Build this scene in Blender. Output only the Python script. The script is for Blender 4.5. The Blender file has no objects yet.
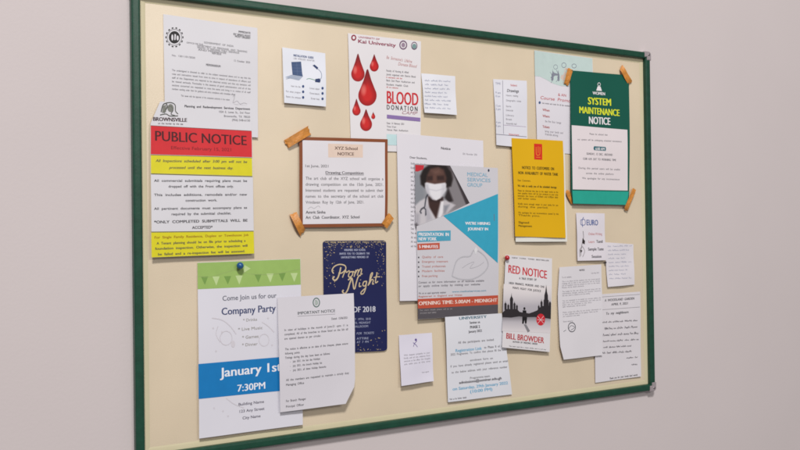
import bpy, bmesh, math, random
from mathutils import Vector, Matrix
from mathutils.geometry import tessellate_polygon
S = bpy.context.scene
COL = S.collection
# ------------------------------------------------------------------ camera
# board plane is y=0, board spans x 0..1.5 m, z 0..1 m; the camera looks at it from the left
CAM = Vector((-0.38224, -1.78712, 0.47734)); YAW = math.radians(29.69828); PIT = math.radians(0.47909); ROL = math.radians(-0.76344)
FPX = 838.814
fw = Vector((math.sin(YAW)*math.cos(PIT), math.cos(YAW)*math.cos(PIT), math.sin(PIT)))
r0 = Vector((math.cos(YAW), -math.sin(YAW), 0)); u0_ = r0.cross(fw)
RT = r0*math.cos(ROL) + u0_*math.sin(ROL); UP = u0_*math.cos(ROL) - r0*math.sin(ROL)
cam = bpy.data.objects.new('camera', bpy.data.cameras.new('camera')); COL.objects.link(cam)
m = Matrix((RT, UP, -fw)).transposed().to_4x4(); m.translation = CAM
cam.matrix_world = m
cam.data.sensor_width = 36; cam.data.lens = FPX/800*36; cam.data.clip_start = .01; cam.data.clip_end = 100
S.camera = cam
# ------------------------------------------------------------------ light
S.view_settings.view_transform = 'Standard'; S.view_settings.look = 'None'; S.view_settings.exposure = 0
S.cycles.pixel_filter_type = 'BLACKMAN_HARRIS'; S.cycles.filter_width = 1.7
w = bpy.data.worlds.new('World'); S.world = w; w.use_nodes = True
w.node_tree.nodes['Background'].inputs[0].default_value = (1.0, .95, .95, 1)
w.node_tree.nodes['Background'].inputs[1].default_value = .225
def area(name, loc, target, sx, sy, power, col):
    l = bpy.data.lights.new(name, 'AREA'); l.shape = 'RECTANGLE'; l.size = sx; l.size_y = sy; l.energy = power; l.color = col
    o = bpy.data.objects.new(name, l); COL.objects.link(o); o.location = loc
    o.rotation_euler = (Vector(target)-Vector(loc)).to_track_quat('-Z', 'Y').to_euler()
    return o
area('ceiling_light', (-1.9, -5.9, 6.5), (.7, 0, .5), 1.3, 1.0, 655, (1.0, .968, .94))
area('sheen_light', (1.15, -5.0, 2.35), (.5, 0, .6), 1.7, .9, 62, (1.0, .97, .92))  # added lamp, placed so its reflection puts a sheen on the board's upper left
# ------------------------------------------------------------------ materials
def lin(c): return tuple((x/12.92 if x <= .04045 else ((x+.055)/1.055)**2.4) for x in [v/255 for v in c])
MATS = {}
def mat(name, rgb, rough=.6, var=.04, scale=40, bump=0.0, metal=0, spec=.3, bscale=None, trans=0):
    """rgb = 0..255 sRGB of the base colour"""
    if name in MATS: return MATS[name]
    M = bpy.data.materials.new(name); M.use_nodes = True; nt = M.node_tree; N = nt.nodes; L = nt.links
    b = N['Principled BSDF']; b.inputs['Roughness'].default_value = rough; b.inputs['Metallic'].default_value = metal
    b.inputs['Specular IOR Level'].default_value = spec
    tc = N.new('ShaderNodeTexCoord'); nz = N.new('ShaderNodeTexNoise'); nz.inputs['Scale'].default_value = scale; nz.inputs['Detail'].default_value = 5
    L.new(tc.outputs['Object'], nz.inputs['Vector'])
    rp = N.new('ShaderNodeValToRGB'); c = lin(rgb)
    rp.color_ramp.elements[0].position = .3; rp.color_ramp.elements[1].position = .7
    rp.color_ramp.elements[0].color = tuple(x*(1-var) for x in c)+(1,)
    rp.color_ramp.elements[1].color = tuple(min(1, x*(1+var)) for x in c)+(1,)
    L.new(nz.outputs['Fac'], rp.inputs['Fac']); L.new(rp.outputs['Color'], b.inputs['Base Color'])
    if bump:
        n2 = N.new('ShaderNodeTexNoise'); n2.inputs['Scale'].default_value = bscale or scale*4; n2.inputs['Detail'].default_value = 4
        L.new(tc.outputs['Object'], n2.inputs['Vector'])
        bp = N.new('ShaderNodeBump'); bp.inputs['Strength'].default_value = bump; bp.inputs['Distance'].default_value = .002
        L.new(n2.outputs['Fac'], bp.inputs['Height']); L.new(bp.outputs['Normal'], b.inputs['Normal'])
    MATS[name] = M; return M
def ink(r, g, b): return mat('ink_%d_%d_%d' % (r, g, b), (r, g, b), .5, .03, 60)
def paper(r, g, b):
    r, g, b = r-4, g-1, b+1
    return mat('paper_%d_%d_%d' % (r, g, b), (r, g, b), .55, .012, 9, .12, bscale=14)
WALLM = mat('wall_paint', (202, 193, 194), .75, .018, 2.0, .10, bscale=160)
PANEL = mat('board_fabric', (215, 199, 174), .36, .06, 4.0, .16, bscale=420, spec=.85)
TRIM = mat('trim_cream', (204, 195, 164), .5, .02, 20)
GREEN = mat('green_paint', (19, 66, 50), .40, .14, 60, .12, spec=.45)
STEEL = mat('brushed_metal', (196, 186, 190), .42, .05, 90, .1, metal=.6)
SCREW = mat('screw_metal', (150, 142, 146), .4, .05, 90, 0, metal=.8)
TAPE = mat('tan_tape', (200, 132, 56), .33, .2, 90, .6, spec=.6)
WHITE = (216, 212, 216)
# ------------------------------------------------------------------ helpers
def tag(o, label=None, cat=None, group=None, kind=None):
    if label: o['label'] = label
    if cat: o['category'] = cat
    if group: o['group'] = group
    if kind: o['kind'] = kind
    return o
def link(name, verts, faces, mats, fm=None, parent=None, smooth=False):
    me = bpy.data.meshes.new(name); me.from_pydata([tuple(v) for v in verts], [], faces)
    for q in mats: me.materials.append(q)
    if fm: me.polygons.foreach_set('material_index', fm)
    if smooth: me.polygons.foreach_set('use_smooth', [True]*len(me.polygons))
    me.update(); o = bpy.data.objects.new(name, me); COL.objects.link(o)
    if parent: o.parent = parent; o.matrix_parent_inverse = Matrix.Translation(-parent.location)
    return o
def unproj(px, py, out=0.0):
    """point standing `out` metres in front of the board plane"""
    d = fw*FPX + RT*(px-400) - UP*(py-225)
    return CAM + d*((-out - CAM.y)/d.y)
def proj(P):
    d = P-CAM; z = d.dot(fw); return 400+FPX*d.dot(RT)/z, 225-FPX*d.dot(UP)/z
# text outlines straight from the built-in font
_tc = {}
def glyphs(s, bold=0.0, shear=0.0):
    """outline of a word or line, 0..1 wide; heavier weights are overlaid copies moved sideways, so no stroke crosses itself"""
    k = (s, bold, shear)
    if k in _tc: return _tc[k]
    extra = bold; bold_ = 0
    cu = bpy.data.curves.new('t', 'FONT'); cu.body = s; cu.size = 1; cu.resolution_u = 3; cu.offset = bold_; cu.shear = shear
    o = bpy.data.objects.new('t', cu); me = bpy.data.meshes.new_from_object(o)
    v = [(p.co.x, p.co.y) for p in me.vertices]; f = [tuple(p.vertices) for p in me.polygons]
    bpy.data.objects.remove(o); bpy.data.meshes.remove(me); bpy.data.curves.remove(cu)
    if v:
        a = min(p[0] for p in v); b = max(p[0] for p in v)
        nb = 3 if extra > .012 else (2 if extra > 0 else 1); e = extra*1.25; W_ = b-a+2*e; V = []; F = []
        for q in range(nb):
            dx = 0 if nb == 1 else e*(2*q/(nb-1)-1); n = len(V)
            V += [((x-a+e+dx)/max(W_, 1e-6), y/.70-.5, q*.000006) for x, y in v]; F += [tuple(n+i for i in g) for g in f]
        v, f = V, F
    _tc[k] = (v, f); return _tc[k]
def catmull(pts, n=6):
    if len(pts) < 3: return pts
    P = [pts[0]]+list(pts)+[pts[-1]]; out = []
    for i in range(1, len(P)-2):
        p0, p1, p2, p3 = P[i-1:i+3]
        for k in range(n):
            t = k/n
            out.append(tuple(.5*((2*p1[j])+(-p0[j]+p2[j])*t+(2*p0[j]-5*p1[j]+4*p2[j]-p3[j])*t*t+(-p0[j]+3*p1[j]-3*p2[j]+p3[j])*t**3) for j in (0, 1)))
    out.append(tuple(P[-2])); return out
class Sheet:
    """one sheet of paper: TL, TR, BR, BL found on the board, each with its own lift off the board"""
    NU = 10; NV = 14
    def __init__(s, name, label, cat, quad, lift, base, bow=0.0, curl=0.0, nv=None, wave=.0014, lo=None, hi=None, tlo=None, seed=0, part='sheet', group=None, thick=.0004):
        s.NV = nv or s.NV
        s.c = [unproj(p[0], p[1], z) for p, z in zip(quad, lift)]
        s.bow = bow; s.curl = curl; s.wave = wave; s.ph = seed*1.7; s.lo = lo; s.hi = hi; s.tlo = tlo
        s.e = bpy.data.objects.new(name, None); COL.objects.link(s.e); s.e.location = (s.c[2]+s.c[3])/2; s.e.empty_display_size = .02
        tag(s.e, label, cat, group); s.lay = .00028; s.q = quad
        V = []; F = []; nu, nv = s.NU, s.NV
        for back in (0, 1):
            for j in range(nv+1):
                t = j/nv
                a = lo(t) if lo else 0; b = hi(t) if hi else 1
                for i in range(nu+1):
                    u = a+(b-a)*i/nu; tt = t
                    if tlo: tt = t+(1-t)*tlo(i/nu)
                    V.append(s.at(u, tt, -thick if back else 0))
        n = (nu+1)*(nv+1)
        for j in range(nv):
            for i in range(nu):
                a = j*(nu+1)+i; F.append((a, a+nu+1, a+nu+2, a+1)); F.append((n+a, n+a+1, n+a+nu+2, n+a+nu+1))
        def rim(idx):
            for a, b in zip(idx, idx[1:]):
                k = len(V); V.extend([V[a].copy(), V[b].copy(), V[n+b].copy(), V[n+a].copy()]); F.append((k, k+1, k+2, k+3))
        rim([i for i in range(nu+1)]); rim([j*(nu+1)+nu for j in range(nv+1)]); rim([nv*(nu+1)+i for i in range(nu, -1, -1)]); rim([j*(nu+1) for j in range(nv, -1, -1)])
        s.sheet = link(part, V, F, [base], None, s.e, False)
        me = s.sheet.data; me.polygons.foreach_set('use_smooth', [k < 2*nu*nv for k in range(len(me.polygons))])
    def at(s, u, v, d=0.0):
        c = s.c; top = c[0].lerp(c[1], u); bot = c[3].lerp(c[2], u); p = top.lerp(bot, v)
        uu = min(max(u, 0), 1); vv = min(max(v, 0), 1)
        z = s.bow*math.sin(math.pi*vv)+s.curl*max(0, vv-.75)**2*16 + s.wave*math.sin(5*uu+3*vv+s.ph)*math.sin(4*vv-uu*2+s.ph*2)
        return Vector((p.x, p.y-z-d, p.z))
    def uv(s, px, py):
        u, v = .5, .5
        for _ in range(12):
            x, y = proj(s.at(u, v)); e = 1e-3
            a, b = proj(s.at(u+e, v)); c, d = proj(s.at(u, v+e))
            J = ((a-x)/e, (c-x)/e, (b-y)/e, (d-y)/e); D = J[0]*J[3]-J[1]*J[2]
            ex, ey = px-x, py-y
            u += (J[3]*ex-J[1]*ey)/D; v += (J[0]*ey-J[2]*ex)/D
        return u, v
    def part(s, name, items, label=None, parent=None, gap=3.2, whole=False):
        """items: (kind, material, elements, extra layer height); pieces lying apart become parts of their own"""
        els = []; s.lay += .00002
        for it in items:
            lay = s.lay + (it[3]*.25 if len(it) > 3 else 0)
            for el in it[2]:
                if it[0] == 'text': bb = (el[1], el[3]-el[4]*.7, el[2], el[3]+el[4]*.7)
                elif it[0] == 'line': bb = (min(p[0] for p in el[1]), min(p[1] for p in el[1]), max(p[0] for p in el[1]), max(p[1] for p in el[1]))
                else: bb = (min(p[0] for p in el), min(p[1] for p in el), max(p[0] for p in el), max(p[1] for p in el))
                els.append((it[0], it[1], el, lay, bb))
        grp = list(range(len(els)))
        def find(a):
            while grp[a] != a: a = grp[a]
            return a
        for a in range(len(els)):
            for b in range(a):
                A = els[a][4]; Bb = els[b][4]
                if whole or (A[0] < Bb[2]+gap and Bb[0] < A[2]+gap and A[1] < Bb[3]+gap and Bb[1] < A[3]+gap): grp[find(a)] = find(b)
        out = []
        for g in sorted({find(a) for a in range(len(els))}):
            o = s._mesh(name, [e for k, e in enumerate(els) if find(k) == g], parent)
            if label: o['label'] = label
            out.append(o)
        return out
    def _mesh(s, name, els, parent):
        V = []; F = []; fm = []; ms = []
        for kind, mt, el, lay, bb in els:
            if mt not in ms: ms.append(mt)
            mi = ms.index(mt)
            if kind == 'text':
                txt, x0, x1, y, h = el[:5]; o = el[5] if len(el) > 5 else {}
                if h < 2.6 and len(txt) > 14: txt = txt.replace(' ', '  ')
                h *= 1.36 if h < 2.6 else 1.08
                bo = o.get('bold', 0) + (.006 if h < 2.4 else .003)
                gv, gf = glyphs(txt, round(bo, 4), o.get('shear', 0))
                ua, va = s.uv(x0, y); ub, _ = s.uv(x1, y); _, vb = s.uv(x0, y+h); n = len(V); _, vr = s.uv(x0, y-o.get('rise', 0))
                for gx, gy, gz in gv: V.append(s.at(ua+(ub-ua)*gx, va-gy*(vb-va)+(vr-va)*gx, lay+gz))
                for f in gf: F.append(tuple(n+k for k in f)); fm.append(mi)
            elif kind == 'poly': s._fill([s.uv(*p) for p in el], V, F, fm, mi, lay)
            elif kind == 'uvpoly': s._fill(el, V, F, fm, mi, lay)
            else:
                wd, pts = el[0], el[1]
                if len(el) < 3: pts = catmull(pts)
                if len(pts) == 2: pts = [(pts[0][0]+(pts[1][0]-pts[0][0])*k/24, pts[0][1]+(pts[1][1]-pts[0][1])*k/24) for k in range(25)]
                P = [s.at(*s.uv(*p), lay) for p in pts]; wm = wd*.0024/2; n = len(V)
                for k, p in enumerate(P):
                    d = (P[min(k+1, len(P)-1)]-P[max(k-1, 0)]); d.y = 0
                    if d.length < 1e-9: d = Vector((1, 0, 0))
                    d.normalize(); q = Vector((-d.z, 0, d.x))*wm
                    V += [p+q, p-q]
                for k in range(len(P)-1): F.append((n+2*k, n+2*k+1, n+2*k+3, n+2*k+2)); fm.append(mi)
        return link(name, V, F, ms, fm, parent or s.e)
    def image(s, name, outline, colour, step=.45, lay=.00001):
        """continuous-tone print: a fine mesh inside the outline carrying its ink colours as an attribute"""
        s.lay += .00002
        pts = [s.uv(*p) for p in outline]; bm = bmesh.new(); vs = [bm.verts.new((p[0], p[1], 0)) for p in pts]
        for tri in tessellate_polygon([[Vector((p[0], p[1], 0)) for p in pts]]): bm.faces.new([vs[k] for k in tri])
        w_ = math.dist(s.q[0], s.q[1]); h_ = math.dist(s.q[0], s.q[3])
        for ax, d in ((0, step/w_), (1, step/h_)):
            lo = min(p[ax] for p in pts); hi = max(p[ax] for p in pts)
            for k in range(1, int((hi-lo)/d)+1):
                c = lo+k*d
                if c < hi: bmesh.ops.bisect_plane(bm, geom=bm.verts[:]+bm.edges[:]+bm.faces[:], plane_co=(c, 0, 0) if ax == 0 else (0, c, 0), plane_no=(1, 0, 0) if ax == 0 else (0, 1, 0), dist=1e-7)
        bm.verts.index_update(); V = [s.at(v.co.x, v.co.y, s.lay+lay) for v in bm.verts]; F = [tuple(v.index for v in f.verts) for f in bm.faces]; bm.free()
        o = link(name, V, F, [PRINT], None, s.e); ca = o.data.color_attributes.new('print', 'FLOAT_COLOR', 'POINT')
        for k, v in enumerate(V): ca.data[k].color = lin(colour(*proj(v)))+(1,)
        return o
    def _fill(s, pts, V, F, fm, mi, lay):
        bm = bmesh.new(); vs = [bm.verts.new((p[0], p[1], 0)) for p in pts]
        for tri in tessellate_polygon([[Vector((p[0], p[1], 0)) for p in pts]]):
            try: bm.faces.new([vs[k] for k in tri])
            except ValueError: pass
        us = [p[0] for p in pts]; vv = [p[1] for p in pts]
        for ax, n, lo, hi in ((0, s.NU, min(us), max(us)), (1, s.NV, min(vv), max(vv))):
            for k in range(1, n):
                if lo < k/n < hi:
                    co = (k/n, 0, 0) if ax == 0 else (0, k/n, 0); no = (1, 0, 0) if ax == 0 else (0, 1, 0)
                    bmesh.ops.bisect_plane(bm, geom=bm.verts[:]+bm.edges[:]+bm.faces[:], plane_co=co, plane_no=no, dist=1e-7)
        bm.verts.index_update(); n = len(V)
        for v in bm.verts: V.append(s.at(v.co.x, v.co.y, lay))
        for f in bm.faces: F.append(tuple(n+v.index for v in f.verts)); fm.append(mi)
        bm.free()
def _print():
    M = bpy.data.materials.new('printed_ink'); M.use_nodes = True; nt = M.node_tree; b = nt.nodes['Principled BSDF']
    b.inputs['Roughness'].default_value = .45; b.inputs['Specular IOR Level'].default_value = .35
    a = nt.nodes.new('ShaderNodeAttribute'); a.attribute_name = 'print'; nt.links.new(a.outputs['Color'], b.inputs['Base Color']); return M
PRINT = _print()
def sdist(x, y, P):
    """signed distance to a polygon, negative inside"""
    d = 1e9; ins = False; n = len(P)
    for k in range(n):
        ax, ay = P[k]; bx, by = P[(k+1) % n]; ex, ey = bx-ax, by-ay; wx, wy = x-ax, y-ay
        t = max(0, min(1, (wx*ex+wy*ey)/(ex*ex+ey*ey+1e-12))); d = min(d, (wx-ex*t)**2+(wy-ey*t)**2)
        if (ay > y) != (by > y) and x < (bx-ax)*(y-ay)/(by-ay)+ax: ins = not ins
    return -math.sqrt(d) if ins else math.sqrt(d)
def blend(c, d, a): return tuple(p*(1-a)+q*a for p, q in zip(c, d))
def soft(x, y, P, blur): return max(0, min(1, .5-sdist(x, y, P)/(2*blur)))
def ell(cx, cy, rx, ry, n=20, a0=0): return [(cx+rx*math.cos(a0+2*math.pi*k/n), cy+ry*math.sin(a0+2*math.pi*k/n)) for k in range(n)]
def ring(cx, cy, rx, ry, wd, n=24): return (wd, [(cx+rx*math.cos(2*math.pi*k/n), cy+ry*math.sin(2*math.pi*k/n)) for k in range(n+1)], 1)
def rect(x0, y0, x1, y1): return [(x0, y0), (x1, y0), (x1, y1), (x0, y1)]
def lines(x0, x1, y, pitch, h, txts, o=None, ends=None):
    r = []
    for k, t in enumerate(txts):
        e = x1 if not ends or ends[k] is None else ends[k]
        r.append((t, x0, e, y+pitch*k, h, o or {}))
    return r
def scribble(x0, x1, y, amp, seed, wd=.35, slope=0):
    """a row of handwriting-like loops broken into words"""
    R = random.Random(seed); out = []; x = x0
    while x < x1-1:
        e = min(x1, x+R.uniform(3, 7)); pts = []; t = x
        while t < e:
            yy = y+slope*(t-x0)
            pts.append((t, yy+amp*R.uniform(.1, .5))); pts.append((t+R.uniform(.2, .6), yy-amp*R.choice((.3, .4, .9))))
            t += R.uniform(.7, 1.2)
        if len(pts) > 2: out.append((wd, pts))
        x = e+R.uniform(.8, 1.6)
    return out
# ------------------------------------------------------------------ setting: the wall
WY = .005
wall = link('wall', [(-6, WY, -3), (8, WY, -3), (8, WY, 4), (-6, WY, 4), (-6, WY+.1, -3), (8, WY+.1, -3), (8, WY+.1, 4), (-6, WY+.1, 4)],
            [(0, 1, 2, 3), (5, 4, 7, 6), (4, 0, 3, 7), (1, 5, 6, 2), (3, 2, 6, 7), (4, 5, 1, 0)], [WALLM]); tag(wall, kind='structure')
# ------------------------------------------------------------------ the notice board
board = bpy.data.objects.new('notice_board', None); COL.objects.link(board); board.location = (.75, WY, 0)
tag(board, 'large cream notice board with green metal frame and silver corner caps hung on the wall', 'notice board')
X0, X1, Z0, Z1 = -.0025, 1.4855, .0035, .9960     # outer edges of the frame; it is 18.5 mm wide and stands 14 mm proud
a_, b_, c_, d_ = X0+.008, X1-.008, Z0+.008, Z1-.008
link('panel', [(a_, 0, c_), (b_, 0, c_), (b_, 0, d_), (a_, 0, d_), (a_, .0045, c_), (b_, .0045, c_), (b_, .0045, d_), (a_, .0045, d_)],
     [(0, 1, 2, 3), (5, 4, 7, 6), (4, 0, 3, 7), (1, 5, 6, 2), (3, 2, 6, 7), (4, 5, 1, 0)], [PANEL], None, board)
def rail(a, b, inn, prof, name, m_, cut=0):
    """bar from corner a to corner b; prof = (inward, outward-from-panel) points, mitred at both ends"""
    a = Vector(a); b = Vector(b); d = (b-a).normalized(); inn = Vector(inn); V = []; F = []; n = len(prof)
    for end, sg in ((a, 1), (b, -1)):
        for pi, po in prof: V.append(end+d*sg*(pi+cut)+inn*pi+Vector((0, -po, 0)))
    for k in range(n): F.append((k, (k+1) % n, n+(k+1) % n, n+k))
    F.append(tuple(range(n-1, -1, -1))); F.append(tuple(range(n, 2*n)))
    o = link(name, V, F, [m_], None, board)
    bm = bmesh.new(); bm.from_mesh(o.data); bmesh.ops.recalc_face_normals(bm, faces=bm.faces[:])
    bm.to_mesh(o.data); bm.free(); return o
fp = [(0, -.0047), (0, .0100), (.0006, .0120), (.0022, .0135), (.005, .0140), (.0135, .0140), (.0163, .0135), (.0179, .0120), (.0185, .0100), (.0185, -.0047)]
CR = [(X0, 0, Z0), (X1, 0, Z0), (X1, 0, Z1), (X0, 0, Z1)]
INN = [(0, 0, 1), (-1, 0, 0), (0, 0, -1), (1, 0, 0)]
for k in range(4):
    rail(CR[k], CR[(k+1) % 4], INN[k], fp, 'frame_rail', GREEN)
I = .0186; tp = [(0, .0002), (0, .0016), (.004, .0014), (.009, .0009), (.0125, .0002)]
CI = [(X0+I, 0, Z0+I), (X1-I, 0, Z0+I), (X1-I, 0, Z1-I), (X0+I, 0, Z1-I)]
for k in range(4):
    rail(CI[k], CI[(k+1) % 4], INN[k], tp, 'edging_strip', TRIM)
def cap(cx, cz, sx, sz):
    """rounded silver corner piece wrapping the outside of a corner, with a screw"""
    L_ = .0235; bm = bmesh.new(); o_ = -.0018; r = .009
    prof = [(L_, o_), (L_, .0145), (.0145, .0145), (.0145, L_), (o_, L_)]
    arc = [(o_+r-r*math.sin(a), o_+r-r*math.cos(a)) for a in [math.pi/2*(1-k/6) for k in range(7)]]
    prof = prof+arc; V = []; n = len(prof)
    for dep in (.0158, -.0048):
        for x, z in prof: V.append((cx+sx*x, -dep, cz+sz*z))
    F = [tuple(range(n)), tuple(range(2*n-1, n-1, -1))]+[(k, n+k, n+(k+1) % n, (k+1) % n) for k in range(n)]
    c = link('corner_cap', V, F, [STEEL], None, board)
    b2 = bmesh.new(); b2.from_mesh(c.data); bmesh.ops.recalc_face_normals(b2, faces=b2.faces[:])
    es = [e for e in b2.edges if all(abs(v.co.y+.0158) < 1e-5 for v in e.verts)]
    bmesh.ops.bevel(b2, geom=es, offset=.0015, segments=2, affect='EDGES'); b2.to_mesh(c.data); b2.free()
    V = []; n = 16; x0, z0 = cx+sx*.0075, cz+sz*.0075
    for dep, r in ((.0157, .0040), (.0165, .0040), (.0172, .0032)):
        for k in range(n): V.append((x0+r*math.cos(k*2*math.pi/n), -dep, z0+r*math.sin(k*2*math.pi/n)))
    V.append((x0, -.0171, z0)); F = []
    for q in range(2):
        for k in range(n): F.append((q*n+k, q*n+(k+1) % n, (q+1)*n+(k+1) % n, (q+1)*n+k))
    for k in range(n): F.append((2*n+k, 2*n+(k+1) % n, 3*n))
    sc = link('screw', V, F, [SCREW]); sc.parent = c
    return c
for cx, cz, sx, sz in ((X0, Z0, 1, 1), (X1, Z0, -1, 1), (X1, Z1, -1, -1), (X0, Z1, 1, -1)): cap(cx, cz, sx, sz)
# ================================================================== the papers
BK = ink(70, 68, 74); GY = ink(112, 110, 116); LG = ink(154, 151, 158); DK = ink(28, 27, 30); RED = ink(196, 30, 44); WH = ink(228, 224, 228)
B = {'bold': .018}; BB = {'bold': .03}
# 1 official letter, top left
p = Sheet('official_letter', 'white official letter with round black gear seal in the top left corner of the board', 'letter',
          [(163.3, 14.0), (257.3, 28.0), (258, 137.5), (165, 132.5)], [.002, .002, .006, .004], paper(*WHITE), .001, seed=1)
p.part('seal', [('poly', DK, [ell(174.4, 37.3, 5.6, 6.2)]),
                ('poly', paper(*WHITE), [ell(172.3, 37.5, 1.0, 3.2, 10), [(174.5, 34), (176, 34.5), (175.5, 40), (174.2, 40)], ell(177.6, 38, 1.1, 2.6, 10)], .0003),
                ('line', GY, [ring(174.4, 37.3, 7.3, 8.0, .45)]),
                ('poly', DK, [[(174.4+a*math.cos(t)-b*math.sin(t)*1.0, 37.3+(a*math.sin(t)+b*math.cos(t))*1.12) for a, b in ((7.9, -1.0), (9.0, -.8), (9.0, .8), (7.9, 1.0))] for t in [k*math.pi/7 for k in range(14)]])])
p.part('heading_text', [('text', GY, [('GOVERNMENT OF INDIA', 204, 233.5, 42.3, 1.4), ('DEPARTMENT OF PERSONNEL AND TRAINING', 197, 247, 45.4, 1.4, {}), ('MINISTRY OF PERSONNEL PUBLIC GRIEVANCES', 197.5, 239, 47.6, 1.4), ('AND PENSIONS', 198, 226, 49.6, 1.2), ('NEW DELHI', 212, 221, 53, 1.5, B), ('OFFICE OF THE', 186.5, 203, 42.5, 1.1)]),
                        ('text', BK, [('IMMEDIATE', 238.5, 250.5, 31.5, 1.5, B), ('BY SPEED POST', 233.5, 250.5, 34.0, 1.5, B), ('MOST URGENT', 235, 250.5, 36.2, 1.5, B)])])
p.part('body_text', [('text', GY, [('No. 12011/01/2020', 172, 195, 55.2, 1.3), ('12 October 2020', 234, 250, 60.5, 1.4), ('MEMORANDUM', 206, 220.5, 64.6, 1.6, BB)] +
   lines(172, 250.5, 70, 3.75, 1.35, ['The undersigned is directed to refer to the subject mentioned above and to say that the', 'rules and instructions issued from time to time in respect of attendance of officers and', 'staff of this Department are required to be observed strictly and that any deviation will', 'be viewed seriously. Punctuality is the essence of good administration and all of the', 'sections concerned are requested to note the same and bring it to notice of all staff', 'members working under them for guidance and strict compliance with immediate effect.'], {}, [None]*5+[235]) +
   [('This issues with the approval of the competent authority in the matter.', 181, 230, 95.5, 1.3)]),
   ('line', LG, [(.35, [(233, 97), (235, 94), (234, 99), (233, 103), (237, 101), (240, 104), (244, 103), (247, 104)])]), ('text', LG, [('Under Secretary', 234, 247, 104.5, 1.1)])])
# 2 public notice
p = Sheet('public_notice', 'tall PUBLIC NOTICE sheet with red banner and two yellow blocks', 'notice',
          [(150, 101), (251.3, 105.5), (254.4, 253.6), (151.7, 257.6)], [.007, .007, .012, .013], paper(*WHITE), .001, seed=2,
          lo=lambda t: max(0, .095*(1-t/.15)) if t < .15 else 0)
RB = ink(204, 42, 50); YB = ink(214, 205, 36)
p.part('red_banner', [('poly', RB, [[(150.7, 125.8), (251.6, 131.2), (252.0, 157.2), (150.7, 154.2)]])])
p.part('yellow_band', [('poly', YB, [[(150.7, 155.2), (252.0, 158.2), (252.4, 176.0), (150.9, 173.3)]])])
p.part('yellow_band', [('poly', YB, [[(151.2, 232.6), (253.7, 231.6), (254.2, 253.5), (151.6, 257.4)]])])
p.part('rule_line', [('line', ink(96, 70, 60), [(.5, [(150.7, 154.9), (252, 157.9)]), (.4, [(150.7, 125.6), (251.4, 131)])]), ('line', ink(110, 104, 50), [(.7, [(151, 173.9), (252.3, 176.6)]), (.7, [(151.2, 232.0), (253.6, 231.1)])])])
p.part('heading_text', [('text', ink(70, 18, 26), [('PUBLIC NOTICE', 155, 246.5, 135.6, 9.3, {'bold': .014, 'rise': -2.6})], .0004)])
p.part('subheading_text', [('text', ink(130, 26, 34), [('Effective February 15, 2021', 171, 231, 147.6, 3.0, {'rise': -1})], .0004)])
p.part('city_logo', [('line', ink(80, 82, 78), [(.9, [(161, 112), (163, 105), (166, 103.5), (167, 107), (164, 113)]), (.8, [(166, 103), (171, 102.6), (175, 105), (175.5, 111), (178, 114)]), (.7, [(168, 108), (171, 106.5), (173, 110), (171, 114), (175, 115.5)]), (.8, [(160, 115), (166, 114), (170, 116), (178, 115.8)])]),
     ('poly', ink(120, 122, 116), [ell(170.5, 108, 3.2, 4.0, 12), [(163, 106), (166, 104.5), (166, 112), (162, 113)]]),
     ('text', ink(66, 44, 52), [('BROWNSVILLE', 153, 187, 118.8, 3.5, BB), ('on the border by the sea', 158, 183, 123.2, 1.3)])])
p.part('address_text', [('text', BK, [('Planning and Redevelopment Services Department', 184.5, 250, 106.0, 1.7, B)]), ('text', GY, [('1034 E. Levee St., 2nd Floor', 219, 250, 111.6, 1.5, {}), ('Brownsville, TX 78520', 224, 250, 115.9, 1.5, {}), ('(956) 548-6150', 232, 250, 119.8, 1.5, {})])])
tx = lambda a: ('text', BK, a, .0004)
p.part('body_text', [tx([('All Inspections scheduled after 3:00 pm will not be', 155.5, 247, 160.6, 2.0, {'bold': .012, 'shear': .2}), ('processed until the next business day.', 169, 233, 167.4, 2.0, {'bold': .012, 'shear': .2}),
   ('All commercial submittals requiring plans must be', 154, 247, 180.5, 1.8, {'bold': .008}), ('dropped off with the Front offices only.', 168.5, 233.5, 186.3, 1.8, {'bold': .008}),
   ('This includes additions, remodels and/or new', 154, 247, 194.8, 1.8, {'bold': .008}), ('construction work.', 185.5, 217, 200.3, 1.8, {'bold': .008}),
   ('All pertinent documents must accompany plans as', 154, 247, 208.6, 1.8, {'bold': .008}), ('required by the submittal checklist.', 171.5, 231, 214, 1.8, {'bold': .008}),
   ('*ONLY COMPLETED SUBMITTALS WILL BE', 154, 247.5, 222, 2.0, {'bold': .015}), ('ACCEPTED*', 192, 212.5, 227.5, 2.0, {'bold': .015}),
   ('A Tenant planning should be on file prior to scheduling a', 156.5, 245.5, 243.3, 1.9, B), ('foundation inspection. Otherwise, the inspection will', 155, 247.5, 248.6, 1.9, B), ('be failed and a re-inspection fee will be assessed.', 158, 245, 254.2, 1.9, B)]),
   ('text', ink(150, 96, 30), [('For Single Family Residence, Duplex or Townhouse Job', 154.5, 248.5, 237.4, 1.8, {'bold': .01})], .0004)])
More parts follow.
